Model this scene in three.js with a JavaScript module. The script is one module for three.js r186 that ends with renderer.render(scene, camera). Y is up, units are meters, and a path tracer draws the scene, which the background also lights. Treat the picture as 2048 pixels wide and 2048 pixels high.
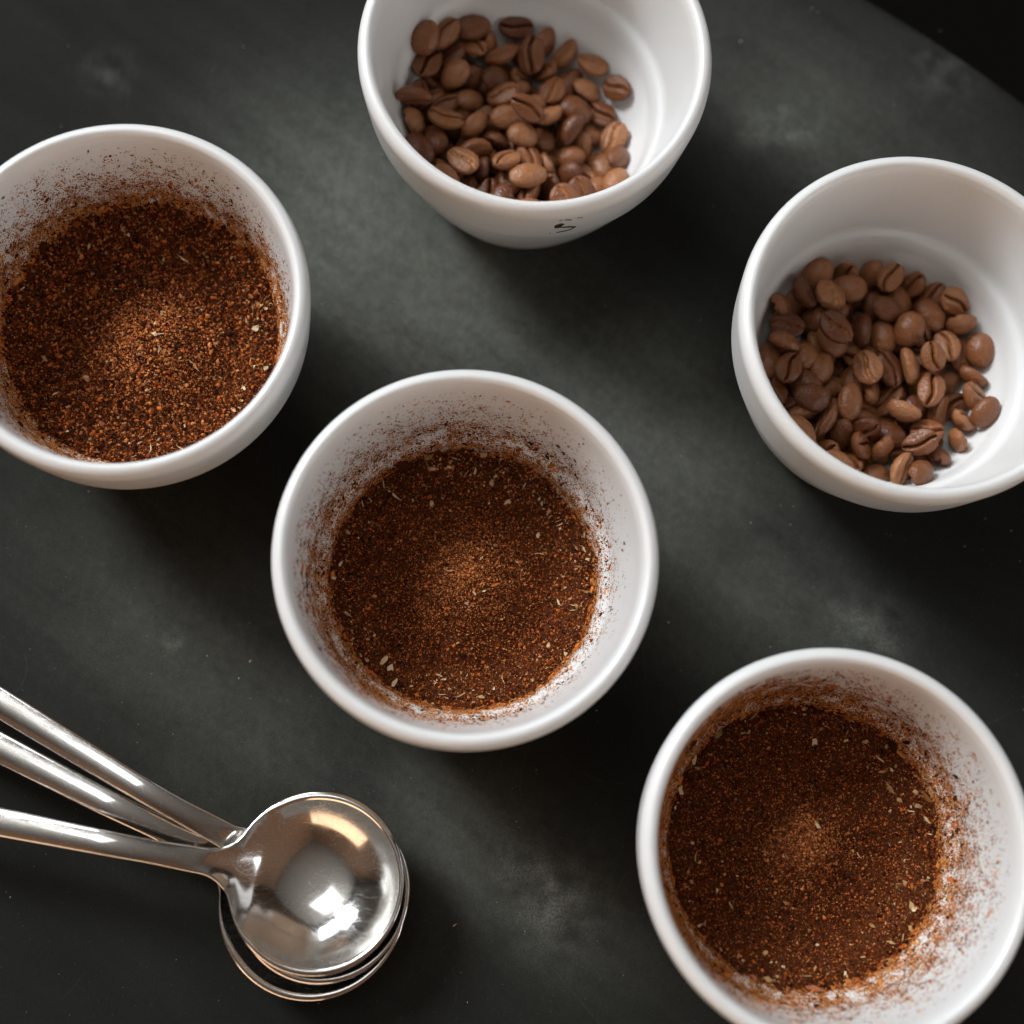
import * as THREE from 'three';
import { ImprovedNoise } from 'three/addons/math/ImprovedNoise.js';
import { mergeGeometries } from 'three/addons/utils/BufferGeometryUtils.js';
import { RectAreaLightUniformsLib } from 'three/addons/lights/RectAreaLightUniformsLib.js';

// ------------------------------------------------------------------ camera, light, exposure
RectAreaLightUniformsLib.init();
const scene = new THREE.Scene();
scene.background = new THREE.Color(0x000000);
const renderer = new THREE.WebGLRenderer();
renderer.toneMapping = THREE.LinearToneMapping;
renderer.toneMappingExposure = 0.93;
renderer.shadowMap.enabled = true;

const camera = new THREE.PerspectiveCamera(41.35, 1, 0.02, 30);
camera.position.set(0, 0.39016, 0);
camera.up.set(0, 0, -1);
camera.lookAt(new THREE.Vector3(0.05082, 0.39016 - 0.97511, -0.21581));
camera.focus = 0.37;
camera.userData.fStop = 5;

// the room is turned so that its window wall faces the light's direction (towards the upper left of the picture)
const WDIR = new THREE.Vector3(-0.76, 0, -0.65).normalize();
const ROOM_TURN = Math.atan2(-WDIR.z, WDIR.x);
const MID = new THREE.Vector3(0.03, 0, -0.09);
// room frame: x' towards the window wall, z' across
const room = (x, y, z) => new THREE.Vector3(x, y, z).applyAxisAngle(new THREE.Vector3(0, 1, 0), ROOM_TURN).add(MID);
// walls of the room: distance from the middle, turn in the room frame; each window sits in its wall's opening at u along it
const ROOM = { main: [1.65, 0, 0], back: [-1.5, 0, Math.PI], upper: [0, 1.6, -Math.PI / 2], lower: [0, -1.6, Math.PI / 2] };
const CEILING = 2.05;
const WINDOWS = [
  { wall: 'main', u: 0, y0: 0.95, y1: 1.8, w: 0.6, rows: 3, color: [0.96, 1.0, 1.04], radiance: 43, label: 'tall bright window that lights the bowls, mirrored in the spoons' },
  { wall: 'main', u: 0.95, y0: 0.95, y1: 1.8, w: 0.9, rows: 3, color: [0.96, 1.0, 1.04], radiance: 4.5, label: 'second tall window beside the brightest one, mirrored in the spoons' },
  { wall: 'roof', u: 0.1, y0: -1.3, y1: -0.35, w: 0.95, rows: 3, color: [0.98, 1.0, 1.02], radiance: 1.3, label: 'roof window in the ceiling, the grey white patch in the top spoon' },
  { wall: 'back', u: -0.7, y0: 0.12, y1: 0.9, w: 1.0, rows: 2, color: [0.96, 1.0, 1.03], radiance: 2.8, label: 'low dimmer window on the right, seen only as sheen on the bowls' },
  { wall: 'lower', u: -0.6, y0: 0.05, y1: 0.8, w: 1.8, rows: 2, color: [1.0, 0.63, 0.38], radiance: 1.1, label: 'added wide low panel of warm fill light, the glow in the spoon necks' },  // unseen warm fill, added and only shaped as a window
];
const wallMatrix = (key) => {
  if (key === 'roof') return new THREE.Matrix4().makeTranslation(MID.x, CEILING, MID.z).multiply(new THREE.Matrix4().makeRotationY(ROOM_TURN)).multiply(new THREE.Matrix4().makeRotationZ(Math.PI / 2));
  const [x, z, turn] = ROOM[key];
  return new THREE.Matrix4().makeTranslation(MID.x, MID.y, MID.z).multiply(new THREE.Matrix4().makeRotationY(ROOM_TURN)).multiply(new THREE.Matrix4().makeTranslation(x, 0, z)).multiply(new THREE.Matrix4().makeRotationY(turn));
};
for (const w of WINDOWS) {
  const m = wallMatrix(w.wall), y = (w.y0 + w.y1) / 2;
  const light = new THREE.RectAreaLight(new THREE.Color().setRGB(...w.color), w.radiance, w.w - 0.04, w.y1 - w.y0 - 0.04);
  light.name = 'window_and_fill_light';
  light.position.set(0.06, y, w.u).applyMatrix4(m);
  if (w.wall === 'roof') light.up.copy(WDIR);
  light.lookAt(new THREE.Vector3(-1, y, w.u).applyMatrix4(m));
  scene.add(light);
}

// ------------------------------------------------------------------ helpers
let seed = 12345;
const rnd = () => { seed = (seed + 0x6D2B79F5) | 0; let t = Math.imul(seed ^ (seed >>> 15), 1 | seed); t = (t + Math.imul(t ^ (t >>> 7), 61 | t)) ^ t; return ((t ^ (t >>> 14)) >>> 0) / 4294967296; };
const rr = (a, b) => a + (b - a) * rnd();
const gauss = () => Math.sqrt(-2 * Math.log(rnd() + 1e-9)) * Math.cos(6.28318 * rnd());
const noise3 = new ImprovedNoise();
const N = (x, y, z = 0) => noise3.noise(x, y, z);
const fbm = (x, y, z = 0, o = 4) => { let s = 0, a = 1, t = 0; for (let i = 0; i < o; i++) { s += a * N(x, y, z + i * 7.3); t += a; a *= 0.5; x *= 2.03; y *= 2.03; } return s / t; };
const clamp = (x, a = 0, b = 1) => Math.min(b, Math.max(a, x));
const smooth = (a, b, x) => { const t = clamp((x - a) / (b - a)); return t * t * (3 - 2 * t); };
const lerp = (a, b, t) => a + (b - a) * t;
const used = {};
function numbered(name) { const k = used[name] = (used[name] ?? -1) + 1; return k ? `${name}_${String(k).padStart(3, '0')}` : name; }
function mesh(name, geometry, material, parent) {
  const m = new THREE.Mesh(geometry, material);
  m.name = parent === scene ? numbered(name) : name;
  m.castShadow = m.receiveShadow = true;
  parent.add(m);
  return m;
}
function thing(name, label, category, position) {
  const g = new THREE.Group(); g.name = numbered(name);
  g.userData = { label, category };
  if (position) g.position.copy(position);
  scene.add(g);
  return g;
}
function structure(name, geometry, material, label, category) {
  const m = mesh(name, geometry, material, scene);
  m.userData = { label, category, kind: 'structure' };
  return m;
}
const box = (w, h, d, x, y, z) => new THREE.BoxGeometry(w, h, d).translate(x, y, z);
function inRoom(g) { g.rotateY(ROOM_TURN); g.translate(MID.x, MID.y, MID.z); return g; }
function dataTexture(size, fn, srgb, repeat = 1) {
  const d = new Uint8Array(size * size * 4);
  for (let j = 0; j < size; j++) for (let i = 0; i < size; i++) {
    const c = fn(i, j), k = (j * size + i) * 4;
    d[k] = c[0]; d[k + 1] = c[1]; d[k + 2] = c[2]; d[k + 3] = 255;
  }
  const t = new THREE.DataTexture(d, size, size);
  t.wrapS = t.wrapT = THREE.RepeatWrapping; t.magFilter = THREE.LinearFilter; t.minFilter = THREE.LinearMipmapLinearFilter; t.generateMipmaps = true;
  if (srgb) t.colorSpace = THREE.SRGBColorSpace;
  t.repeat.set(repeat, repeat); t.needsUpdate = true;
  return t;
}
const toS = (x) => Math.round(255 * (x <= 0.0031308 ? 12.92 * x : 1.055 * Math.pow(x, 1 / 2.4) - 0.055));
const lin = (r, g, b) => new THREE.Color().setRGB(r, g, b);

// ------------------------------------------------------------------ the room round the table
{
  const plaster = new THREE.MeshStandardMaterial({ color: lin(0.28, 0.26, 0.235), roughness: 0.95 });
  const tan = new THREE.MeshStandardMaterial({ color: lin(0.17, 0.09, 0.047), roughness: 0.8 });
  const dark = new THREE.MeshPhysicalMaterial({ color: lin(0.004, 0.003, 0.0026), roughness: 0.95, specularIntensity: 0.2 });
  const white = new THREE.MeshStandardMaterial({ color: lin(0.7, 0.7, 0.68), roughness: 0.5 });
  const pale = new THREE.MeshStandardMaterial({ color: lin(0.2, 0.19, 0.175), roughness: 0.95 });
  const wood = new THREE.MeshStandardMaterial({ color: lin(0.045, 0.025, 0.014), roughness: 0.7 });
  const W = 1.65, B = -1.5, S = 1.6, F = -0.75, C = CEILING, T = 0.12;
  structure('floor', inRoom(box(W - B + 2 * T, T, 2 * S + 2 * T, (W + B) / 2, F - T / 2, 0)), dark, 'dark floor under and beyond the table', 'floor');
  const said = { main: 'wall holding the tall window', back: 'brown wall opposite the tall window', upper: 'dark wood wall beyond the bare table edge', lower: 'brown wall beyond the spoon handles', roof: 'plaster ceiling above the table' };
  for (const key of ['main', 'back', 'upper', 'lower', 'roof']) {
    const [LO, HI] = key === 'roof' ? [-W - T, T - B] : [F, C];
    const along = key === 'roof' ? [-S - T, S + T] : key === 'main' || key === 'back' ? [-S, S] : key === 'upper' ? [B - T, W + T] : [-W - T, -B + T];
    const parts = [], open = WINDOWS.filter((w) => w.wall === key).sort((a, b) => a.u - b.u);
    const piece = (u0, u1, y0, y1) => parts.push(box(T, y1 - y0, u1 - u0, T / 2, (y0 + y1) / 2, (u0 + u1) / 2));
    let at = along[0];
    for (const o of open) {
      const a = o.u - o.w / 2, b = o.u + o.w / 2;
      piece(at, a, LO, HI); piece(a, b, LO, o.y0); piece(a, b, o.y1, HI); at = b;
    }
    piece(at, along[1], LO, HI);
    structure(key === 'roof' ? 'ceiling' : 'wall', mergeGeometries(parts).applyMatrix4(wallMatrix(key)), key === 'roof' ? plaster : key === 'main' ? pale : key === 'upper' ? wood : tan, said[key], key === 'roof' ? 'ceiling' : 'wall');
  }
  for (const o of WINDOWS) {
    const m = wallMatrix(o.wall), win = thing('window', o.label, 'window', new THREE.Vector3(0.09, o.y0, o.u).applyMatrix4(m));
    win.quaternion.setFromRotationMatrix(m);
    const H = o.y1 - o.y0, glow = new THREE.MeshStandardMaterial({ color: 0x111111, emissive: lin(...o.color), emissiveIntensity: 1.2 });
    const cols = Math.round(o.w / 0.25), cw = o.w / cols, rh = H / o.rows;
    for (let c = 0; c < cols; c++) for (let k = 0; k < o.rows; k++) mesh('pane', box(0.006, rh - 0.03, cw - 0.03, 0.005, rh * (k + 0.5), -o.w / 2 + cw * (c + 0.5)), glow, win);
    for (let k = 0; k <= o.rows; k++) mesh('glazing_bar', box(0.02, 0.03, o.w, 0.005, clamp(rh * k, 0.015, H - 0.015), 0), white, win);
    for (let c = 0; c <= cols; c++) mesh('stile', box(0.024, H, 0.03, 0.005, H / 2, clamp(-o.w / 2 + cw * c, -o.w / 2 + 0.015, o.w / 2 - 0.015)), white, win);
  }
}

// ------------------------------------------------------------------ table
const TABLE = { x: -0.084, z: 0.0955, r: 0.4195 };
{
  const S = 2048, M = 0.5;                                   // one tile is half a metre
  // lit band over the table, painted into its colour as chalky ovals [x, z, length, width, strength] along the band, then small finger marks
  const litPatches = [[-0.03, -0.18, 0.046, 0.042, 1.3], [0.0, -0.155, 0.055, 0.04, 1.15], [0.055, -0.115, 0.05, 0.034, 1.15], [0.095, -0.06, 0.06, 0.03, 0.5], [-0.06, -0.04, 0.07, 0.035, 0.6], [0.005, 0.004, 0.035, 0.02, 0.75], [0.035, 0.025, 0.03, 0.02, 0.45],
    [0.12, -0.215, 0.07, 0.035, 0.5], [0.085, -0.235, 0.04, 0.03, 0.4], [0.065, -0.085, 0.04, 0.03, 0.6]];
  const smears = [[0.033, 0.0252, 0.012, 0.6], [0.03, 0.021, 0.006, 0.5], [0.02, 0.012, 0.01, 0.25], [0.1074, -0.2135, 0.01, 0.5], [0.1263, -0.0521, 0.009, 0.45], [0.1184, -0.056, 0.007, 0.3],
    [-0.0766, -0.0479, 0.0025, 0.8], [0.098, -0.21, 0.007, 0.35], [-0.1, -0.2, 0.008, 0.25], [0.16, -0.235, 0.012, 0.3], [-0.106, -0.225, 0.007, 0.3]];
  const hash = new Float32Array(S * S); for (let i = 0; i < S * S; i++) hash[i] = rnd();
  const chalkAndLight = new Float32Array(S * S);
  for (let j = 0; j < S; j++) for (let i = 0; i < S; i++) {
    const x = i / S * M - 0.2, z = j / S * M - 0.32;
    const u = x * 0.8 + z * 0.6, v = z * 0.8 - x * 0.6;
    const cloud = fbm(x * 26 + 3, z * 26, 1.5, 5), streak = fbm(u * 18, v * 130, 4.5, 4), grit = fbm(x * 420, z * 420, 2.5, 2);
    let c = 0.04 + 0.04 * cloud + 0.05 * streak, litBand = 0;
    for (const [px, pz, pl, pw, k] of litPatches) {
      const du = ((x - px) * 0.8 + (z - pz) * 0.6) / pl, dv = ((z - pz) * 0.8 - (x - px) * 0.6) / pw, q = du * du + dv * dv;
      if (q < 5) litBand = Math.max(litBand, k * Math.exp(-q * 1.1 + 0.22 * cloud));
    }
    c += litBand * clamp(0.82 + 0.15 * cloud + 0.3 * streak + 0.3 * grit, 0.1, 1.5);
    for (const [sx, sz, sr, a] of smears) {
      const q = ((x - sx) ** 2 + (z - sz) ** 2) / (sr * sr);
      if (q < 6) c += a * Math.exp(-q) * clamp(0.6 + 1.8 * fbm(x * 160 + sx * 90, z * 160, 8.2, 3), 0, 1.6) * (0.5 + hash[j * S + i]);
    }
    chalkAndLight[j * S + i] = clamp(c, 0, 1.6);
  }
  for (let k = 0; k < 150; k++) {                            // fine scratches in the surface
    let x = rnd() * S, y = rnd() * S, a = rnd() * 6.28; const n = 30 + 160 * rnd() * rnd(), cv = 0.012 * gauss(), w = rr(0.05, 0.22);
    for (let i = 0; i < n; i++) { x += Math.cos(a); y += Math.sin(a); a += cv; if (rnd() < 0.75) chalkAndLight[((y & 2047) * S + (x & 2047))] += w; }
  }
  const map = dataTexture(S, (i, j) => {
    const c = chalkAndLight[j * S + i], g = hash[j * S + i], e = 0.82 + 0.36 * g;
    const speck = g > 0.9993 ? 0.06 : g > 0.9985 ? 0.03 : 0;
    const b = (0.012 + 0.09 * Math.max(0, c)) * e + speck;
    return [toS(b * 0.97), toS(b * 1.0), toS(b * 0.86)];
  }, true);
  const rough = dataTexture(1024, (i, j) => { const c = chalkAndLight[(j * 2) * S + i * 2], v = clamp(0.72 + 0.15 * c + 0.05 * (hash[j * 2048 + i] - 0.5), 0.4, 0.95) * 255; return [v, v, v]; });
  const bump = dataTexture(1024, (i, j) => { const v = 128 + 90 * (hash[j * S + i] - 0.5) + 40 * N(i * 0.13, j * 0.13); return [v, v, v]; });
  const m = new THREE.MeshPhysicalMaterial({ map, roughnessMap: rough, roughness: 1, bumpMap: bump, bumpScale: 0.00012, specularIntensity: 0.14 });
  const pts = [[0, -0.028], [TABLE.r - 0.012, -0.028], [TABLE.r - 0.004, -0.026], [TABLE.r, -0.02], [TABLE.r, -0.005], [TABLE.r - 0.0012, -0.0016], [TABLE.r - 0.0045, 0], [TABLE.r - 0.02, 0], [0, 0]].map((p) => new THREE.Vector2(...p));
  const t = thing('round_table', 'dark grey matte round table top under the bowls and spoons', 'table', new THREE.Vector3(TABLE.x, 0, TABLE.z));
  const g = new THREE.LatheGeometry(pts, 160).toNonIndexed(); g.computeVertexNormals();
  const p = g.attributes.position, uv = g.attributes.uv;
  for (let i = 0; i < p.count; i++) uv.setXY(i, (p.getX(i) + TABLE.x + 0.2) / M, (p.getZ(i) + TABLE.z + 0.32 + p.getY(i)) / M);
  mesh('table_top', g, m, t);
  const iron = new THREE.MeshStandardMaterial({ color: lin(0.015, 0.014, 0.013), roughness: 0.6 });
  mesh('pedestal', new THREE.LatheGeometry([[0, -0.747], [0.24, -0.747], [0.24, -0.735], [0.06, -0.7], [0.035, -0.66], [0.035, -0.08], [0.1, -0.032], [0, -0.032]].map((q) => new THREE.Vector2(...q)), 40), iron, t);
}

// ------------------------------------------------------------------ bowls
const BOWLS = {
  top: [0.02384, -0.20184], left: [-0.08327, -0.12893], right: [0.12514, -0.12515], centre: [0.00598, -0.06264], lower: [0.09626, 0.00838],
};
const OUTER = [[0, 0.003], [0.025, 0.003], [0.0272, 0.0022], [0.028, 0.0004], [0.029, 0], [0.031, 0], [0.0325, 0.0008], [0.0343, 0.0046], [0.0388, 0.0165], [0.0424, 0.0275], [0.0443, 0.0362], [0.0449, 0.0392], [0.0453, 0.0397], [0.0463, 0.0401], [0.0468, 0.0411], [0.0476, 0.048], [0.0482, 0.0545], [0.04835, 0.0562]];
const LIP = [[0.0482, 0.0578], [0.0476, 0.0591], [0.0467, 0.0598], [0.0458, 0.06], [0.0451, 0.0597], [0.0445, 0.059], [0.0441, 0.0578]];
const INNER = [[0.0437, 0.056], [0.0429, 0.05], [0.0416, 0.0425], [0.04, 0.0345], [0.0394, 0.0325], [0.0389, 0.0315], [0.0382, 0.0306], [0.0375, 0.0295], [0.0366, 0.0272], [0.0352, 0.0232], [0.0308, 0.0164], [0.025, 0.0122], [0.017, 0.0101], [0.008, 0.0096], [0, 0.0095]];
function innerR(h) {
  if (h >= INNER[0][1]) return INNER[0][0];
  for (let i = 0; i + 1 < INNER.length; i++) if (h >= INNER[i + 1][1]) return lerp(INNER[i + 1][0], INNER[i][0], (h - INNER[i + 1][1]) / (INNER[i][1] - INNER[i + 1][1]));
  return 0;
}
function innerH(r) {
  for (let i = 0; i + 1 < INNER.length; i++) if (r >= INNER[i + 1][0]) return lerp(INNER[i + 1][1], INNER[i][1], clamp((r - INNER[i + 1][0]) / (INNER[i][0] - INNER[i + 1][0]), 0, 1));
  return INNER.at(-1)[1];
}
function outerR(h) { for (let i = 5; i + 1 < OUTER.length; i++) if (h <= OUTER[i + 1][1]) return lerp(OUTER[i][0], OUTER[i + 1][0], (h - OUTER[i][1]) / (OUTER[i + 1][1] - OUTER[i][1])); return OUTER.at(-1)[0]; }
const porcelain = new THREE.MeshPhysicalMaterial({
  color: lin(0.78, 0.78, 0.765), roughness: 0.42, clearcoat: 0.45, clearcoatRoughness: 0.16,
});
function bowlGeometry() {
  const curve = new THREE.SplineCurve([...OUTER, ...LIP, ...INNER].map((p) => new THREE.Vector2(...p)));
  curve.curveType = 'centripetal';
  const pts = [];
  const src = [...OUTER, ...LIP, ...INNER];
  for (let i = 0; i + 1 < src.length; i++) for (let k = 0; k < 4; k++) { const q = curve.getPoint((i + k / 4) / (src.length - 1)); q.x = Math.max(q.x, 0); pts.push(q); }
  pts.push(new THREE.Vector2(0, 0.0095));
  return new THREE.LatheGeometry(pts, 144);
}
const bowlShape = bowlGeometry();
const bowl0 = thing('bowl', 'white bowl in the middle, ground coffee ringed by pale flakes inside it', 'bowl');
mesh('bowl_body', bowlShape, porcelain, bowl0);
bowl0.userData.group = 'white porcelain tasting bowls';
bowl0.position.set(BOWLS.centre[0], 0, BOWLS.centre[1]);
const bowls = { centre: bowl0 };
for (const [key, label] of [
  ['left', 'white bowl at the left edge, the coffee grounds inside half in shadow'],
  ['lower', 'white bowl at the lower right, inner left wall coated in orange brown dust'],
  ['top', 'white bowl of whole beans with a worn black number on its side'],
  ['right', 'white bowl of whole beans at the right edge, no number showing'],
]) {
  const b = bowl0.clone(); b.name = numbered('bowl'); b.userData = { ...bowl0.userData, label };
  b.position.set(BOWLS[key][0], 0, BOWLS[key][1]); b.rotation.y = rr(0, 6.28); scene.add(b); bowls[key] = b;
}
bowls.top.rotation.y = 0;
// the worn handwritten number on the top bowl: strokes of ink that follow the bowl's side
{
  const strokes = [
    [[[1.441, 0.0488], [1.4361, 0.0505], [1.4206, 0.0512], [1.408, 0.0516]], 0.0011], [[[1.4356, 0.0496], [1.4143, 0.0496]], 0.0011], [[[1.4133, 0.04885], [1.3722, 0.0484], [1.3308, 0.0473]], 0.00055],
    [[[1.3308, 0.0472], [1.3536, 0.046], [1.3799, 0.04535], [1.4057, 0.0452], [1.4358, 0.0447]], 0.00042], [[[1.4381, 0.05399], [1.431, 0.0546], [1.4241, 0.05491]], 0.0002],
    [[[1.4096, 0.05469], [1.3853, 0.0543], [1.3701, 0.05373]], 0.00028], [[[1.34, 0.0546], [1.3139, 0.05426], [1.3064, 0.05416]], 0.00018], [[[1.4777, 0.04475], [1.4685, 0.04467]], 0.0002],
  ];
  const parts = [];
  for (const [pts, w] of strokes) {
    const c = new THREE.CatmullRomCurve3(pts.map(([a, h]) => new THREE.Vector3(a * 0.0478, h, 0)));
    const n = 14, pos = [], idx = [];
    for (let i = 0; i <= n; i++) {
      const p = c.getPoint(i / n), t = c.getTangent(i / n);
      const ww = w * (0.55 + 0.45 * Math.sin(Math.PI * clamp(0.12 + 0.76 * i / n))) * (1 + 0.25 * N(i * 0.9, w * 9000, 2));
      for (const [s, lift] of [[-1, 0.00002], [-0.8, 0.00009], [0.8, 0.00009], [1, 0.00002]]) {
        const a = (p.x - t.y * s * ww) / 0.0478, h = p.y + t.x * s * ww, R = outerR(h) + lift;
        pos.push(R * Math.cos(a), h, R * Math.sin(a));
      }
      if (i) for (let k = 0; k < 3; k++) { const A = (i - 1) * 4 + k, B = i * 4 + k; idx.push(A, A + 1, B, A + 1, B + 1, B); }
    }
    const g = new THREE.BufferGeometry(); g.setAttribute('position', new THREE.Float32BufferAttribute(pos, 3)); g.setIndex(idx); g.computeVertexNormals();
    parts.push(g);
  }
  mesh('number_mark', mergeGeometries(parts), new THREE.MeshStandardMaterial({ color: lin(0.012, 0.011, 0.011), roughness: 0.7, side: THREE.DoubleSide }), bowls.top).userData.label = 'worn black handwritten number';
}

// ------------------------------------------------------------------ ground coffee
const grainShape = (() => {
  const g = new THREE.IcosahedronGeometry(1, 0), p = g.attributes.position;
  for (let i = 0; i < p.count; i++) { const x = p.getX(i), y = p.getY(i), z = p.getZ(i), k = 1 + 0.35 * N(x * 2.3 + 5, y * 2.3, z * 2.3); p.setXYZ(i, x * k * 1.15, y * k * 0.8, z * k); }
  g.computeVertexNormals();
  return g;
})();
const grainMat = new THREE.MeshPhysicalMaterial({ color: 0xffffff, roughness: 0.9, specularIntensity: 0.25 });
const flakeShapes = [0, 1, 2, 3, 4, 5].map((v) => {
  const n = 8, jag = Array.from({ length: 8 }, () => [rr(0.45, 1.25), rr(-0.3, 0.3)]), pos = [], idx = [], long = [1.2, 1.0, 1.9, 1.4, 1.1, 2.6][v], thin = [0.85, 0.9, 0.6, 0.7, 0.8, 0.36][v];
  for (const s of [0, 1]) {
    pos.push(0, s * 0.07 + 0.1, 0);
    for (let i = 0; i < n; i++) {
      const a = i / n * 6.283 + jag[i][1], k = jag[i][0], x = Math.cos(a) * k * long, z = Math.sin(a) * k * thin;
      pos.push(x, s * 0.07 + 0.28 * z * z + 0.12 * x * x * (v % 2 ? 1 : -0.4) + 0.2 * N(x * 2, z * 2, v + 3), z);
    }
  }
  const m = n + 1;
  for (let i = 0; i < n; i++) { const a = 1 + i, b = 1 + (i + 1) % n; idx.push(0, a, b, m, m + b, m + a, a, m + a, b, b, m + a, m + b); }
  const g = new THREE.BufferGeometry(); g.setAttribute('position', new THREE.Float32BufferAttribute(pos, 3)); g.setIndex(idx);
  const f = g.toNonIndexed(); f.computeVertexNormals();
  return f;
});
const flakeMats = [[0.66, 0.44, 0.22], [0.52, 0.31, 0.13], [0.7, 0.52, 0.31], [0.44, 0.23, 0.09]].map((c) => new THREE.MeshStandardMaterial({ color: lin(...c), roughness: 0.7, side: THREE.DoubleSide }));

function arc(list, a) {                                      // value of a list of [degrees, value] round the bowl
  const d = ((a * 180 / Math.PI) % 360 + 360) % 360;
  for (let i = 0; i < list.length; i++) {
    const p = list[i], q = list[(i + 1) % list.length], span = ((q[0] - p[0]) % 360 + 360) % 360 || 360, o = ((d - p[0]) % 360 + 360) % 360;
    if (o <= span) return lerp(p[1], q[1], smooth(0, 1, o / span));
  }
  return list[0][1];
}
const UP = new THREE.Vector3(0, 1, 0);
function instanced(name, geometry, material, items, parent) {
  const m = new THREE.InstancedMesh(geometry, material, items.length);
  m.name = name; m.castShadow = m.receiveShadow = true; m.userData.kind = 'stuff';
  const M4 = new THREE.Matrix4(), q = new THREE.Quaternion(), q2 = new THREE.Quaternion(), s = new THREE.Vector3();
  items.forEach((it, i) => {
    q.setFromUnitVectors(UP, it.n);
    if (it.spin !== undefined) q.multiply(q2.setFromAxisAngle(UP, it.spin));
    else q.multiply(q2.set(gauss(), gauss(), gauss(), gauss()).normalize());
    M4.compose(it.p, q, s.set(...it.s));
    m.setMatrixAt(i, M4); m.setColorAt(i, it.c);
  });
  parent.add(m);
  return m;
}
function coffeeColor() {
  const k = Math.exp(0.55 * gauss()), t = rnd();
  if (t < 0.035) return lin(0.42 * rr(0.6, 1.1), 0.2 * rr(0.6, 1.1), 0.07);
  if (t < 0.3) return lin(clamp(0.38 * k, 0, 0.65), clamp(0.092 * k, 0, 0.25), clamp(0.017 * k, 0, 0.06));
  return lin(clamp(0.07 * k, 0, 0.3), clamp(0.0165 * k, 0, 0.07), clamp(0.0042 * k, 0, 0.025));
}
function finesColor() { const k = Math.exp(0.4 * gauss()); return lin(clamp(0.5 * k, 0, 0.72), clamp(0.165 * k, 0, 0.35), clamp(0.05 * k, 0, 0.14)); }
function dustColor() { const k = Math.exp(0.45 * gauss()); return lin(clamp(0.42 * k, 0, 0.62), clamp(0.15 * k, 0, 0.3), clamp(0.036 * k, 0, 0.1)); }
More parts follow.
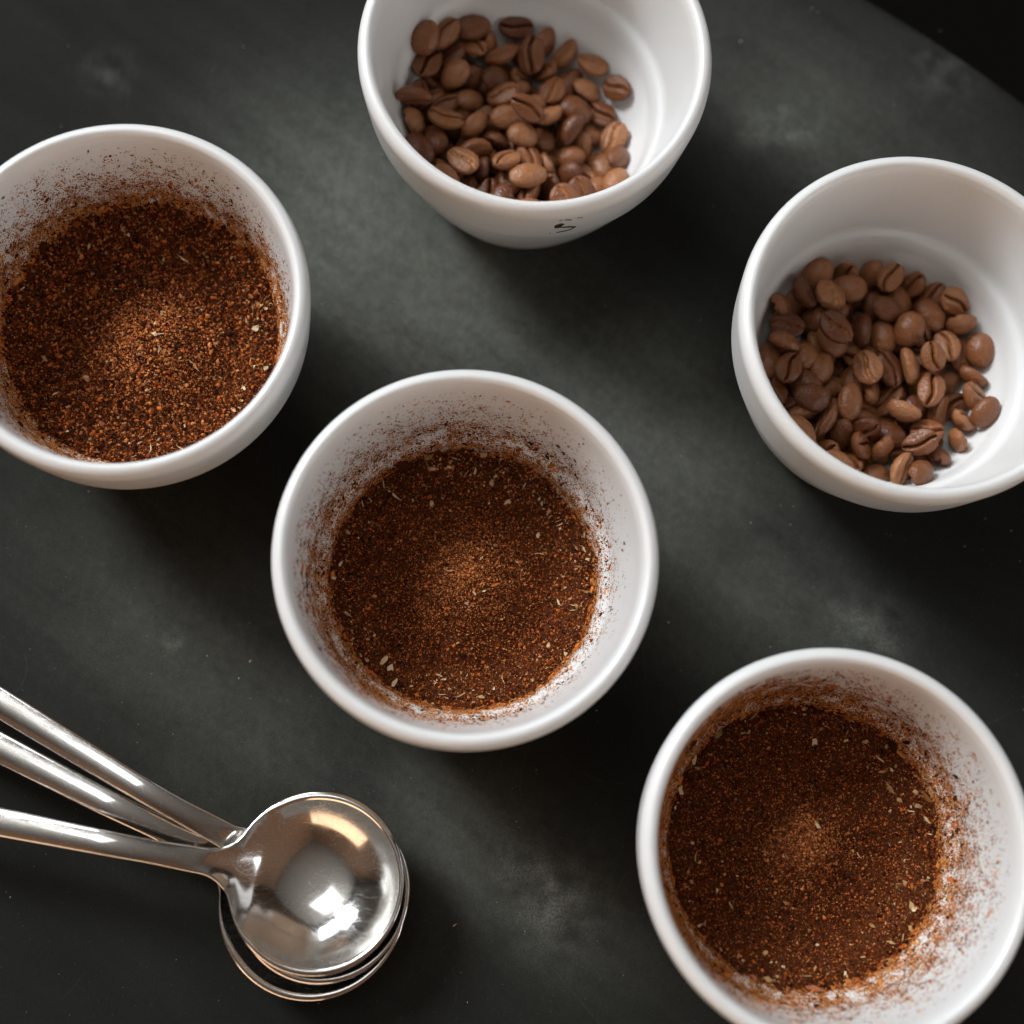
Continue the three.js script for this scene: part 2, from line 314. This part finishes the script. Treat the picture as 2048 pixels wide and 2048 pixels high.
function grounds(key, o) {
  const [bx, bz] = BOWLS[key];
  const root = thing('coffee_grounds', o.label, 'ground coffee', new THREE.Vector3(bx, 0, bz));
  root.userData.group = 'heaps of ground coffee in the bowls';
  const edge = (a) => o.edge + 0.0012 * N(Math.cos(a) * 2 + o.s, Math.sin(a) * 2, o.s) + 0.0022 * fbm(Math.cos(a) * 11, Math.sin(a) * 11, o.s, 4) + o.tilt * Math.cos(a - o.tiltDir);
  const edgeR = (a) => innerR(edge(a));
  const height = (x, z) => {
    const a = Math.atan2(z, x), r = Math.hypot(x, z), R = edgeR(a);
    const e = edge(a), t = clamp(r / R);
    const mx = x - o.mound[0], mz = z - o.mound[1];
    const base = lerp(o.edge, e, t);
    const hollow = -o.hollow * smooth(1.0, 0.62, t);
    return base + hollow + o.mound[2] * Math.exp(-(mx * mx + mz * mz) / (o.mound[3] ** 2)) * smooth(1, 0.8, t) + 0.0005 * fbm(x * 160 + o.s, z * 160, 2, 3) * smooth(1, 0.9, t) + 0.00022 * N(x * 900, z * 900, o.s);
  };
  const normal = (x, z) => { const d = 0.0006; return new THREE.Vector3(height(x - d, z) - height(x + d, z), 2 * d, height(x, z - d) - height(x, z + d)).normalize(); };
  // the body of the heap
  const NR = 70, NA = 150, pos = [], idx = [];
  for (let i = 0; i <= NR; i++) for (let j = 0; j < NA; j++) {
    const a = j / NA * 6.28319, r = (i / NR) * (edgeR(a) + 0.0002), x = r * Math.cos(a), z = r * Math.sin(a);
    pos.push(x, height(x * 0.9999, z * 0.9999), z);
    if (i) { const A = (i - 1) * NA + j, B = (i - 1) * NA + (j + 1) % NA, C = i * NA + j, D = i * NA + (j + 1) % NA; idx.push(A, B, C, B, D, C); }
  }
  const g = new THREE.BufferGeometry(); g.setAttribute('position', new THREE.Float32BufferAttribute(pos, 3)); g.setIndex(idx); g.computeVertexNormals();
  mesh('heap', g, new THREE.MeshPhysicalMaterial({ color: lin(0.085, 0.022, 0.006), roughness: 0.9, specularIntensity: 0.25, side: THREE.DoubleSide }), root);
  // its grains
  const grains = [];
  for (let i = 0; i < 46000; i++) {
    const a = rnd() * 6.28319, r = Math.sqrt(rnd()) * edgeR(a) * 0.997, x = r * Math.cos(a), z = r * Math.sin(a);
    const fine = rnd() < o.fines * Math.exp(-((x - o.mound[0]) ** 2 + (z - o.mound[1]) ** 2) / (o.mound[3] * 1.1) ** 2 + 0.9 * fbm(x * 300, z * 300, o.s, 3));
    const s = 0.000165 * o.coarse * Math.exp(0.42 * gauss()) * (fine ? 0.8 : 1);
    grains.push({ p: new THREE.Vector3(x, height(x, z) + s * rr(-0.5, 1.1), z), n: UP, s: [s * 1.2, s, s], c: fine ? finesColor() : coffeeColor() });
  }
  instanced('coffee_grain', grainShape, grainMat, grains, root);
  // dust and grains that cling to the bowl's wall
  const dust = [];
  let guard = 0;
  while (dust.length < o.dust && guard++ < o.dust * 20) {
    const a = rnd() * 6.28319, tau = arc(o.reach, a), amount = arc(o.amount, a);
    const film = rnd() < 0.65;
    const t = -Math.log(rnd() + 1e-6) * tau * (film ? 0.8 : 1.1) - 0.03;
    if (t > 0.9) continue;
    const e = edge(a), h = e + t * (0.0575 - e);
    const ax = Math.cos(a) * 3, az = Math.sin(a) * 3;
    const cl = clamp(0.5 + 1.5 * fbm(Math.cos(a) * 12 + o.s, h * 300, Math.sin(a) * 12, 4) - 0.25 * t);
    const bare = o.bare ? clamp(1 - o.bare * Math.exp(-Math.pow((t - 0.05) / 0.045, 2)) * smooth(-0.1, 0.25, N(ax * 1.5 + 2, az * 1.5, h * 300)) * smooth(0.3, -0.4, Math.sin(a))) : 1;
    if (rnd() > amount * lerp(1, film ? lerp(cl, 1, 0.35) : cl, clamp(0.45 + t * 7)) * bare) continue;
    const R = innerR(h), d = 0.0003, sl = (innerR(h + d) - innerR(h - d)) / (2 * d);
    const n = new THREE.Vector3(-Math.cos(a), sl, -Math.sin(a)).normalize();
    const big = rnd();
    const s = (film ? 0.000058 : 0.00009) * (1 + 0.9 * smooth(0.07, 0, t)) * Math.exp(0.45 * gauss()) * (big < 0.02 ? 2.4 : big < 0.1 ? 1.6 : 1);
    const st = rr(1, 2.2);
    dust.push({ p: new THREE.Vector3(R * Math.cos(a), h, R * Math.sin(a)).addScaledVector(n, s * 0.2), n, spin: rnd() * 6.28, s: [s * st, s * 0.55, s], c: rnd() < 0.8 - t * 9 ? coffeeColor() : film ? dustColor() : rnd() < 0.6 ? coffeeColor() : dustColor() });
  }
  instanced('clinging_dust', grainShape, grainMat, dust, root);
  // chaff: the flakes one can tell apart are parts, the crumbs of chaff are one part
  const place = () => {
    const a = rnd() * 6.28319;
    let r = rnd() < o.ring ? lerp(0.74, 1.0, Math.pow(rnd(), 0.7)) : Math.sqrt(rnd()) * 0.95;
    if (rnd() > arc(o.chaff, a)) return null;
    r *= edgeR(a);
    const x = r * Math.cos(a), z = r * Math.sin(a);
    return [x, z, normal(x, z)];
  };
  let k = 0;
  while (k < o.flakes) {
    const q = place(); if (!q) continue;
    const v = Math.floor(rnd() * 6), size = 0.00049 * Math.exp(0.42 * gauss());
    const f = mesh('chaff_flake', flakeShapes[v], flakeMats[Math.floor(rnd() * 4)], root);
    f.quaternion.setFromUnitVectors(UP, q[2].clone().add(new THREE.Vector3(0.4 * gauss(), 0, 0.4 * gauss())).normalize()).multiply(new THREE.Quaternion().setFromAxisAngle(UP, rnd() * 6.28));
    f.position.set(q[0], height(q[0], q[1]) + size * 0.5 + 0.0001, q[1]); f.scale.set(size, size, size);
    k++;
  }
  const crumbs = [];
  while (crumbs.length < o.crumbs) {
    const q = place(); if (!q) continue;
    const s = 0.00016 * Math.exp(0.35 * gauss()), b = rr(0.6, 1.1);
    crumbs.push({ p: new THREE.Vector3(q[0], height(q[0], q[1]) + s * 0.7, q[1]), n: q[2].clone().add(new THREE.Vector3(0.5 * gauss(), 0.2, 0.5 * gauss())).normalize(), spin: rnd() * 6.28, s: [s, s, s], c: lin(0.55 * b, 0.34 * b, 0.17 * b) });
  }
  instanced('chaff_crumb', flakeShapes[3], new THREE.MeshStandardMaterial({ color: 0xffffff, roughness: 0.75, side: THREE.DoubleSide }), crumbs, root);
  return root;
}
// angles: 0 right, 90 towards the bottom of the picture, 180 left, 270 towards the top
grounds('centre', {
  label: 'reddish brown ground coffee in the middle bowl, many pale flakes round its edge', s: 3.1, edge: 0.0242, coarse: 0.9, fines: 0.85, tilt: 0.0008, tiltDir: 2.4, hollow: 0.0058, mound: [0.0005, 0.001, 0.012, 0.0142], bare: 0.8,
  dust: 170000, reach: [[0, 0.11], [40, 0.09], [90, 0.13], [135, 0.24], [180, 0.28], [225, 0.25], [270, 0.25], [315, 0.18]], amount: [[0, 0.5], [50, 0.55], [90, 0.75], [135, 1], [180, 1], [225, 0.75], [270, 0.75], [315, 0.6]],
  ring: 0.75, chaff: [[0, 1], [45, 0.5], [90, 0.9], [180, 0.45], [270, 0.8], [315, 1]], flakes: 170, crumbs: 900,
});
grounds('left', {
  label: 'coarse brown ground coffee in the left bowl, deep shadow across half of it', s: 8.7, edge: 0.0284, coarse: 1.25, fines: 0.7, tilt: 0.0014, tiltDir: -2.2, hollow: 0.0065, mound: [0.004, 0.004, 0.0122, 0.0165],
  dust: 150000, reach: [[0, 0.14], [45, 0.06], [90, 0.07], [135, 0.26], [180, 0.34], [225, 0.28], [270, 0.22], [315, 0.2]], amount: [[0, 0.6], [45, 0.25], [90, 0.35], [135, 0.9], [180, 1], [225, 1], [270, 1], [315, 0.8]],
  ring: 0.25, chaff: [[0, 1], [90, 1], [180, 0.4], [270, 0.5]], flakes: 130, crumbs: 900,
});
grounds('lower', {
  label: 'fine dark ground coffee in the lower right bowl, dust far up the wall', s: 15.2, edge: 0.026, coarse: 0.85, fines: 0.85, tilt: 0.001, tiltDir: 3.4, hollow: 0.0055, mound: [-0.0005, 0.0, 0.01, 0.0108],
  dust: 270000, reach: [[0, 0.25], [45, 0.24], [90, 0.19], [135, 0.26], [180, 0.5], [225, 0.48], [270, 0.26], [315, 0.2]], amount: [[0, 0.55], [45, 0.55], [90, 0.5], [135, 0.8], [180, 1], [225, 1], [270, 0.85], [315, 0.6]], bare: 0.6,
  ring: 0.7, chaff: [[0, 1], [45, 1], [90, 0.8], [180, 0.6], [270, 0.5]], flakes: 130, crumbs: 600,
});

// ------------------------------------------------------------------ coffee beans
const beanGrain = dataTexture(256, (i, j) => { const v = 128 + 110 * fbm(i / 11, j / 11, 3, 4); return [v, v, v]; });
const beanMats = [[0.24, 0.085, 0.03], [0.18, 0.06, 0.02], [0.34, 0.14, 0.058], [0.13, 0.04, 0.014], [0.29, 0.112, 0.043]].map((c) => new THREE.MeshPhysicalMaterial({ color: lin(...c), vertexColors: true, roughness: 0.34, specularIntensity: 0.95, bumpMap: beanGrain, bumpScale: 0.0004 }));
const beanShapes = [0, 1, 2, 3, 4, 5, 6, 7].map((v) => {
  const g = new THREE.SphereGeometry(1, 64, 34); g.rotateZ(Math.PI / 2);          // poles at the ends of the bean
  const p = g.attributes.position, col = [];
  const L = [0.0052, 0.0056, 0.0049, 0.0054, 0.0046, 0.0058, 0.0051, 0.0053][v], W = [0.0040, 0.0039, 0.0040, 0.0042, 0.0037, 0.0038, 0.0041, 0.0037][v];
  const T1 = [0.0031, 0.0029, 0.0032, 0.003, 0.0031, 0.0028, 0.0033, 0.003][v], T2 = 0.0013;
  const skin = v % 3 === 0;
  for (let i = 0; i < p.count; i++) {
    let x = p.getX(i), y = p.getY(i), z = p.getZ(i);
    const egg = 1 - 0.1 * x * (v % 2 ? 1 : -1);
    const wob = 0.0005 * Math.sin(x * 3.2 + v);
    let X = x * L, Z = z * W * egg, Y, c = 1;
    if (y >= 0) Y = y * T1 * (1 - 0.08 * Math.abs(x));
    else {
      Y = -Math.pow(-y, 0.62) * T2;
      const lip = (Z - wob) / 0.0003, fade = smooth(1, 0.82, Math.abs(x));
      Y += ((skin ? 0.0011 : 0.0021) * Math.exp(-lip * lip) - 0.00035 * Math.exp(-Math.pow((Math.abs(Z - wob) - 0.0013) / 0.0009, 2))) * fade;
      const inside = Math.exp(-lip * lip * 0.8) * fade;
      c = skin ? lerp(1, 2.9, inside * smooth(-0.18, 0.12, fbm(x * 5 + v * 3, z * 9, v, 3))) : 1;
    }
    const w = fbm(x * 3.1 + v * 3, y * 3.1 + z * 3.1, v * 2.2, 3);
    const k = 1 + 0.05 * w + 0.022 * fbm(x * 8 + v, (y + z) * 6, z * 5 + v, 2);
    p.setXYZ(i, X * k, Y * k, Z * k);
    const t = c * (1 + 0.35 * fbm(x * 6 + v, z * 6 + y * 4, v, 2));
    col.push(t, t * (c > 1.4 ? 1.25 : 1), t * (c > 1.4 ? 1.15 : 1));
  }
  g.setAttribute('color', new THREE.Float32BufferAttribute(col, 3));
  g.computeVertexNormals();
  return g;
});
function settle(count, bias, spread) {                       // beans as chains of three balls let fall into the bowl
  const b = [], R = 0.0035, D = 0.0021;
  for (let i = 0; i < count; i++) {
    const a = rnd() * 6.28, r = Math.sqrt(rnd()) * spread, y = 0.02 + 0.032 * i / count, yaw = rnd() * 6.28, pit = 0.5 * gauss();
    const dx = Math.cos(yaw) * Math.cos(pit) * D, dz = Math.sin(yaw) * Math.cos(pit) * D, dy = Math.sin(pit) * D;
    for (const s of [-1, 0, 1]) b.push([r * Math.cos(a) + bias[0] + s * dx, y + s * dy, r * Math.sin(a) + bias[1] + s * dz]);
  }
  const old = b.map((q) => [...q]);
  for (let it = 0; it < 320; it++) {
    for (let i = 0; i < b.length; i++) {
      const q = b[i], o = old[i];
      for (let k = 0; k < 3; k++) { const v = (q[k] - o[k]) * 0.8; o[k] = q[k]; q[k] += v; }
      q[1] -= 0.000035;
    }
    for (let pass = 0; pass < 3; pass++) {
      for (let i = 0; i < b.length; i++) for (let j = i + 1; j < b.length; j++) {
        if (((i / 3) | 0) === ((j / 3) | 0)) continue;
        const p = b[i], q = b[j], dx = q[0] - p[0]; if (dx > 0.007 || dx < -0.007) continue;
        const dy = q[1] - p[1], dz = q[2] - p[2], d2 = dx * dx + dy * dy + dz * dz, m = 2 * R * 0.93;
        if (d2 >= m * m || d2 < 1e-14) continue;
        const d = Math.sqrt(d2), k = 0.5 * (m - d) / d;
        p[0] -= dx * k; p[1] -= dy * k; p[2] -= dz * k; q[0] += dx * k; q[1] += dy * k; q[2] += dz * k;
      }
      for (let i = 0; i < b.length; i += 3) {
        const A = b[i], M = b[i + 1], C = b[i + 2];
        let dx = C[0] - A[0], dy = C[1] - A[1], dz = C[2] - A[2]; const d = Math.hypot(dx, dy, dz) || 1, k = D / d;
        const cx = (A[0] + M[0] + C[0]) / 3, cy = (A[1] + M[1] + C[1]) / 3, cz = (A[2] + M[2] + C[2]) / 3;
        dx *= k; dy *= k; dz *= k;
        A[0] = cx - dx; A[1] = cy - dy; A[2] = cz - dz; M[0] = cx; M[1] = cy; M[2] = cz; C[0] = cx + dx; C[1] = cy + dy; C[2] = cz + dz;
      }
      for (let i = 0; i < b.length; i++) {
        const q = b[i], o = old[i]; let r = Math.hypot(q[0], q[2]);
        const lim = innerR(q[1]) - R * 0.9;
        const fl = innerH(Math.min(r, 0.043)) + R * 0.72;
        let hit = false;
        if (q[1] < fl) { q[1] = fl; hit = true; }
        if (q[1] > 0.02 && r > lim && lim > 0) { q[0] *= lim / r; q[2] *= lim / r; hit = true; }
        if (hit) { o[0] = lerp(o[0], q[0], 0.85); o[2] = lerp(o[2], q[2], 0.85); }
      }
    }
  }
  const out = [];
  for (let i = 0; i < b.length; i += 3) out.push({ p: new THREE.Vector3(...b[i + 1]), a: new THREE.Vector3(b[i + 2][0] - b[i][0], b[i + 2][1] - b[i][1], b[i + 2][2] - b[i][2]).normalize() });
  return out;
}
const HOURS = ['three', 'four', 'five', 'six', 'seven', 'eight', 'nine', 'ten', 'eleven', 'twelve', 'one', 'two'];
function beans(key, where, count, bias, spread, group) {
  const list = settle(count, bias, spread), made = [];
  const cx = list.reduce((s, q) => s + q.p.x, 0) / count, cz = list.reduce((s, q) => s + q.p.z, 0) / count;
  const up = new THREE.Vector3();
  list.forEach((q, i) => {
    // which way the round back faces: mostly up, sometimes down (the crease shows) or sideways
    up.set(0, 1, 0).addScaledVector(q.a, -q.a.y).normalize();
    const t = rnd();
    const roll = t < 0.42 ? 0.35 * gauss() : t < 0.84 ? Math.PI + 0.4 * gauss() : (rnd() < 0.5 ? 1 : -1) * rr(1.1, 1.9);
    up.applyAxisAngle(q.a, roll);
    const side = new THREE.Vector3().crossVectors(q.a, up);
    const v = Math.floor(rnd() * 8), big = rr(0.94, 1.06);
    const m = new THREE.Mesh(beanShapes[v], beanMats[Math.floor(rnd() * 5)]);
    m.castShadow = m.receiveShadow = true;
    m.quaternion.setFromRotationMatrix(new THREE.Matrix4().makeBasis(q.a, up, side));
    m.position.set(BOWLS[key][0] + q.p.x, q.p.y, BOWLS[key][1] + q.p.z); m.scale.setScalar(big);
    m.position.addScaledVector(up, -0.0009);
    made.push({ m, face: t < 0.42 ? 'round back up' : t < 0.84 ? 'crease up' : 'on edge', skin: v % 3 === 0 && t >= 0.42 && t < 0.84, r: Math.hypot(q.p.x - cx, q.p.z - cz), a: Math.atan2(q.p.z - cz, q.p.x - cx), y: q.p.y });
  });
  return { made, where, group };
}
function addBeans({ made, where, group }) {
  const sorted = [...made].sort((a, b) => a.r - b.r), byText = new Map();
  for (const b of sorted) {
    const hour = HOURS[((Math.round(b.a / (Math.PI / 6)) % 12) + 12) % 12];
    const ring = b.r < 0.008 ? 'mid pile' : b.r < 0.021 ? `halfway out at ${hour}` : `pile edge at ${hour}`;
    const text = `brown bean, ${b.face}${b.skin ? ' with pale seam' : ''}, ${ring}`;
    if (!byText.has(text)) byText.set(text, []);
    byText.get(text).push(b);
  }
  const ORD = ['innermost', 'second innermost', 'third innermost', 'fourth innermost', 'fifth innermost', 'sixth innermost', 'seventh innermost'];
  for (const [text, bs] of byText) bs.forEach((b, i) => { b.label = (bs.length > 1 ? `${ORD[Math.min(i, 6)]} ${text}` : text) + `, ${where}`; });
  for (const b of made) { b.m.name = numbered('coffee_bean'); b.m.userData = { label: b.label, category: 'coffee bean', group }; scene.add(b.m); }
}
addBeans(beans('top', 'top bowl', 114, [-0.007, 0.006], 0.018, 'coffee beans in the top bowl'));
addBeans(beans('right', 'right bowl', 128, [-0.003, 0.001], 0.02, 'coffee beans in the right bowl'));

// ------------------------------------------------------------------ spoons
const scratch = dataTexture(1024, (() => {
  const b = new Float32Array(1024 * 1024);
  for (let k = 0; k < 2600; k++) {
    let x = rnd() * 1024, y = rnd() * 1024, a = rnd() < 0.75 ? 0.25 * gauss() : rnd() * 6.28; const n = 20 + rnd() * 150, w = rr(0.15, 0.6), cv = 0.01 * gauss();
    for (let i = 0; i < n; i++) { x += Math.cos(a); y += Math.sin(a); a += cv; b[((y & 1023) * 1024 + (x & 1023))] += w; }
  }
  for (let i = 0; i < b.length; i++) b[i] += 0.25 * clamp(0.5 + 1.2 * fbm((i & 1023) / 90, (i >> 10) / 90, 5, 3)) * rnd();
  return (i, j) => { const v = clamp(b[j * 1024 + i]) * 255; return [v, v, v]; };
})());
const scratchRough = dataTexture(1024, (i, j) => { const v = 24 + 0.27 * scratch.image.data[(j * 1024 + i) * 4]; return [v, v, v]; });
const steel = new THREE.MeshPhysicalMaterial({ color: lin(0.8, 0.785, 0.76), metalness: 1, roughness: 1, roughnessMap: scratchRough, bumpMap: scratch, bumpScale: -0.0000008 });
const SP = { R: 0.0228, d: 0.0106, L: 0.125, t: 0.0016 };
const NECK = { hw: 0.0026, rf: 0.0105 };
NECK.s1 = Math.sqrt((SP.R + NECK.rf) ** 2 - (NECK.hw + NECK.rf) ** 2); NECK.s0 = NECK.s1 * SP.R / (SP.R + NECK.rf);
function spoonHalf(s) {                                      // half width of the spoon at s (from the bowl's centre towards the handle): circle, fillet, handle
  if (s <= NECK.s0) return Math.sqrt(Math.max(0, SP.R * SP.R - s * s));
  if (s <= NECK.s1) return NECK.hw + NECK.rf - Math.sqrt(NECK.rf ** 2 - (s - NECK.s1) ** 2);
  return NECK.hw - 0.0004 * smooth(NECK.s1, 0.045, s) + 0.0008 * smooth(0.04, 0.11, s);
}
function spoonGeometry(from, to, n, bend) {
  const half = [], V = 80, E = 5, pos = [], uv = [], idx = [];
  const spine = (s) => { const u = s - SP.R * 0.8; return u < 0 ? 0 : bend * smooth(0, 0.04, u) - (bend + 0.001) * 0.9 * smooth(0.02, 0.12, u); };
  // depth of the cup below its rim at s, at the fraction f of the half width; past the cup it runs out into the handle's low crown
  const PW = 2.5, RIM = 0.95, tail = (q) => { const q0 = 0.72, q1 = 1.42, y0 = SP.d * (1 - q0 ** PW), m0 = -SP.d * PW * q0 ** (PW - 1) * (q1 - q0), t = clamp((q - q0) / (q1 - q0)); return y0 * (2 * t ** 3 - 3 * t * t + 1) + m0 * (t ** 3 - 2 * t * t + t); };
  const depth = (s, f) => {
    const q = s / SP.R, rho = Math.sqrt(q * q + f * f * (1 - q * q)), a = rho < RIM ? SP.d * (1 - Math.pow(rho / RIM, PW)) : Math.abs(q) < 1 ? -0.00022 * Math.sin(Math.PI * clamp((rho - RIM) / (1 - RIM))) : 0;
    if (q < 0.5) return a;
    const g = f * f < RIM * RIM ? 1 - f * f / (RIM * RIM) : 0, b = tail(q) * g - 0.00042 * smooth(1.1, 1.7, q) * (1 - f * f);
    return lerp(a, q < 0.72 ? SP.d * (1 - q ** PW) * g : b, smooth(0.5, 0.72, q));
  };
  const ring = 2 * (V + 1) + 2 * E;
  for (let i = 0; i <= n; i++) {
    const f = i / n, s = lerp(from, to, from < 0 ? (1 - Math.cos(Math.PI * Math.pow(f, 1) * 0.5 + 0) ) : f);
    const w = Math.max(spoonHalf(s), 1e-5), e = spine(s), pt = [];
    const slim = Math.min(1, w / 0.002), th = SP.t * lerp(1, 1.1, smooth(0.95, 1.4, s / SP.R)) ;
    for (let k = 0; k <= V; k++) { const v = -1 + 2 * k / V; pt.push([v * w, e - depth(s, v)]); }
    for (let k = 1; k <= E; k++) { const a = k / (E + 1) * Math.PI; pt.push([w + Math.sin(a) * th * 0.5 * slim, e - th / 2 + Math.cos(a) * th / 2]); }
    for (let k = V; k >= 0; k--) { const v = -1 + 2 * k / V; pt.push([v * w, e - depth(s, v) - th]); }
    for (let k = 1; k <= E; k++) { const a = Math.PI + k / (E + 1) * Math.PI; pt.push([-w + Math.sin(a) * th * 0.5 * slim, e - th / 2 + Math.cos(a) * th / 2]); }
    for (const [v, y] of pt) { pos.push(s, y, v); uv.push(s / 0.045, v / 0.045); }
    if (i) for (let k = 0; k < ring; k++) { const A = (i - 1) * ring + k, B = (i - 1) * ring + (k + 1) % ring; idx.push(A, A + ring, B, B, A + ring, B + ring); }
  }
  const g = new THREE.BufferGeometry();
  g.setAttribute('position', new THREE.Float32BufferAttribute(pos, 3)); g.setAttribute('uv', new THREE.Float32BufferAttribute(uv, 2)); g.setIndex(idx);
  g.computeVertexNormals();
  return { g, ring };
}
// the whole spoon is shaped in one piece (so that normals run on) and then cut into its two parts at the neck
function cut(whole, keep) {
  const { g, ring } = whole, out = new THREE.BufferGeometry(), idx = [], src = g.index.array, p = g.attributes.position;
  for (let i = 0; i < src.length; i += 3) { const row = Math.floor(Math.min(src[i], src[i + 1], src[i + 2]) / ring); if (keep(p.getX(row * ring))) idx.push(src[i], src[i + 1], src[i + 2]); }
  const map = new Map(), pos = [], nor = [], uv = [], list = [];
  for (const k of idx) {
    if (!map.has(k)) { map.set(k, pos.length / 3); pos.push(p.getX(k), p.getY(k), p.getZ(k)); nor.push(g.attributes.normal.getX(k), g.attributes.normal.getY(k), g.attributes.normal.getZ(k)); uv.push(g.attributes.uv.getX(k), g.attributes.uv.getY(k)); }
    list.push(map.get(k));
  }
  out.setAttribute('position', new THREE.Float32BufferAttribute(pos, 3)); out.setAttribute('normal', new THREE.Float32BufferAttribute(nor, 3)); out.setAttribute('uv', new THREE.Float32BufferAttribute(uv, 2)); out.setIndex(list);
  return out;
}
{
  const whole = spoonGeometry(-SP.R, SP.L, 420, 0.009), neck = SP.R * 1.02;
  const cup = cut(whole, (s) => s < neck), stem = cut(whole, (s) => s >= neck);
  const sp0 = thing('spoon', 'top spoon of the stack, its polished round bowl showing the window', 'spoon');
  sp0.userData.group = 'stacked steel spoons';
  mesh('spoon_bowl', cup, steel, sp0); mesh('handle', stem, steel, sp0);
  const place = (o, x, y, z, tx, tz, roll, big = 1) => { o.scale.setScalar(big); o.position.set(x, y + (big - 1) * 0.0125, z); o.rotation.set(roll, Math.atan2(-(tz - z), tx - x), 0, 'YXZ'); };
  place(sp0, -0.0321, 0.0199, 0.0181, -0.1147, 0.0025, 0.02);
  for (const [label, ...where] of [
    ['middle spoon of the stack, its handle highest in the fan of three', -0.0308, 0.016, 0.0207, -0.1171, -0.0282, -0.02],
    ['bottom spoon of the stack, its rim lowest and its handle between the other two', -0.0334, 0.0121, 0.0233, -0.1168, -0.0165, 0.0, 1.08],
  ]) { const s = sp0.clone(); s.name = numbered('spoon'); s.userData = { ...sp0.userData, label }; place(s, ...where); scene.add(s); }
}

// ------------------------------------------------------------------ crumbs and specks on the table
{
  const items = [];
  const free = (x, z) => Object.values(BOWLS).every(([bx, bz]) => Math.hypot(x - bx, z - bz) > 0.036);
  while (items.length < 330) {
    const x = rr(-0.145, 0.2), z = rr(-0.26, 0.06); if (!free(x, z) || (rnd() > 0.35 && z < -0.09)) continue;
    const s = 0.00007 * Math.exp(0.45 * gauss()), b = rr(0.5, 1);
    items.push({ p: new THREE.Vector3(x, s * 0.5, z), n: UP, spin: rnd() * 6.28, s: [s * rr(1, 1.8), s, s], c: lin(0.6 * b, 0.57 * b, 0.5 * b) });
  }
  const m = instanced('dust_speck', grainShape, new THREE.MeshStandardMaterial({ color: 0xffffff, roughness: 0.8 }), items, scene);
  m.userData = { label: 'tiny pale dust specks scattered over the dark table', category: 'dust', kind: 'stuff' };
  const crumb = (x, z, s, c, label, v) => {
    const k = mesh('crumb', flakeShapes[v], new THREE.MeshStandardMaterial({ color: lin(...c), roughness: 0.7, side: THREE.DoubleSide }), scene);
    k.position.set(x, s * 0.5, z); k.scale.setScalar(s); k.rotation.y = 0.7; k.userData = { label, category: 'crumb' };
  };
  crumb(-0.0544, -0.0419, 0.00042, [0.55, 0.27, 0.2], 'pinkish crumb on the table left of the middle bowl', 3);
  crumb(0.0045, 0.0305, 0.0004, [0.35, 0.22, 0.12], 'tan crumb on the table to the right of the stacked spoons', 2);
}

renderer.render(scene, camera);
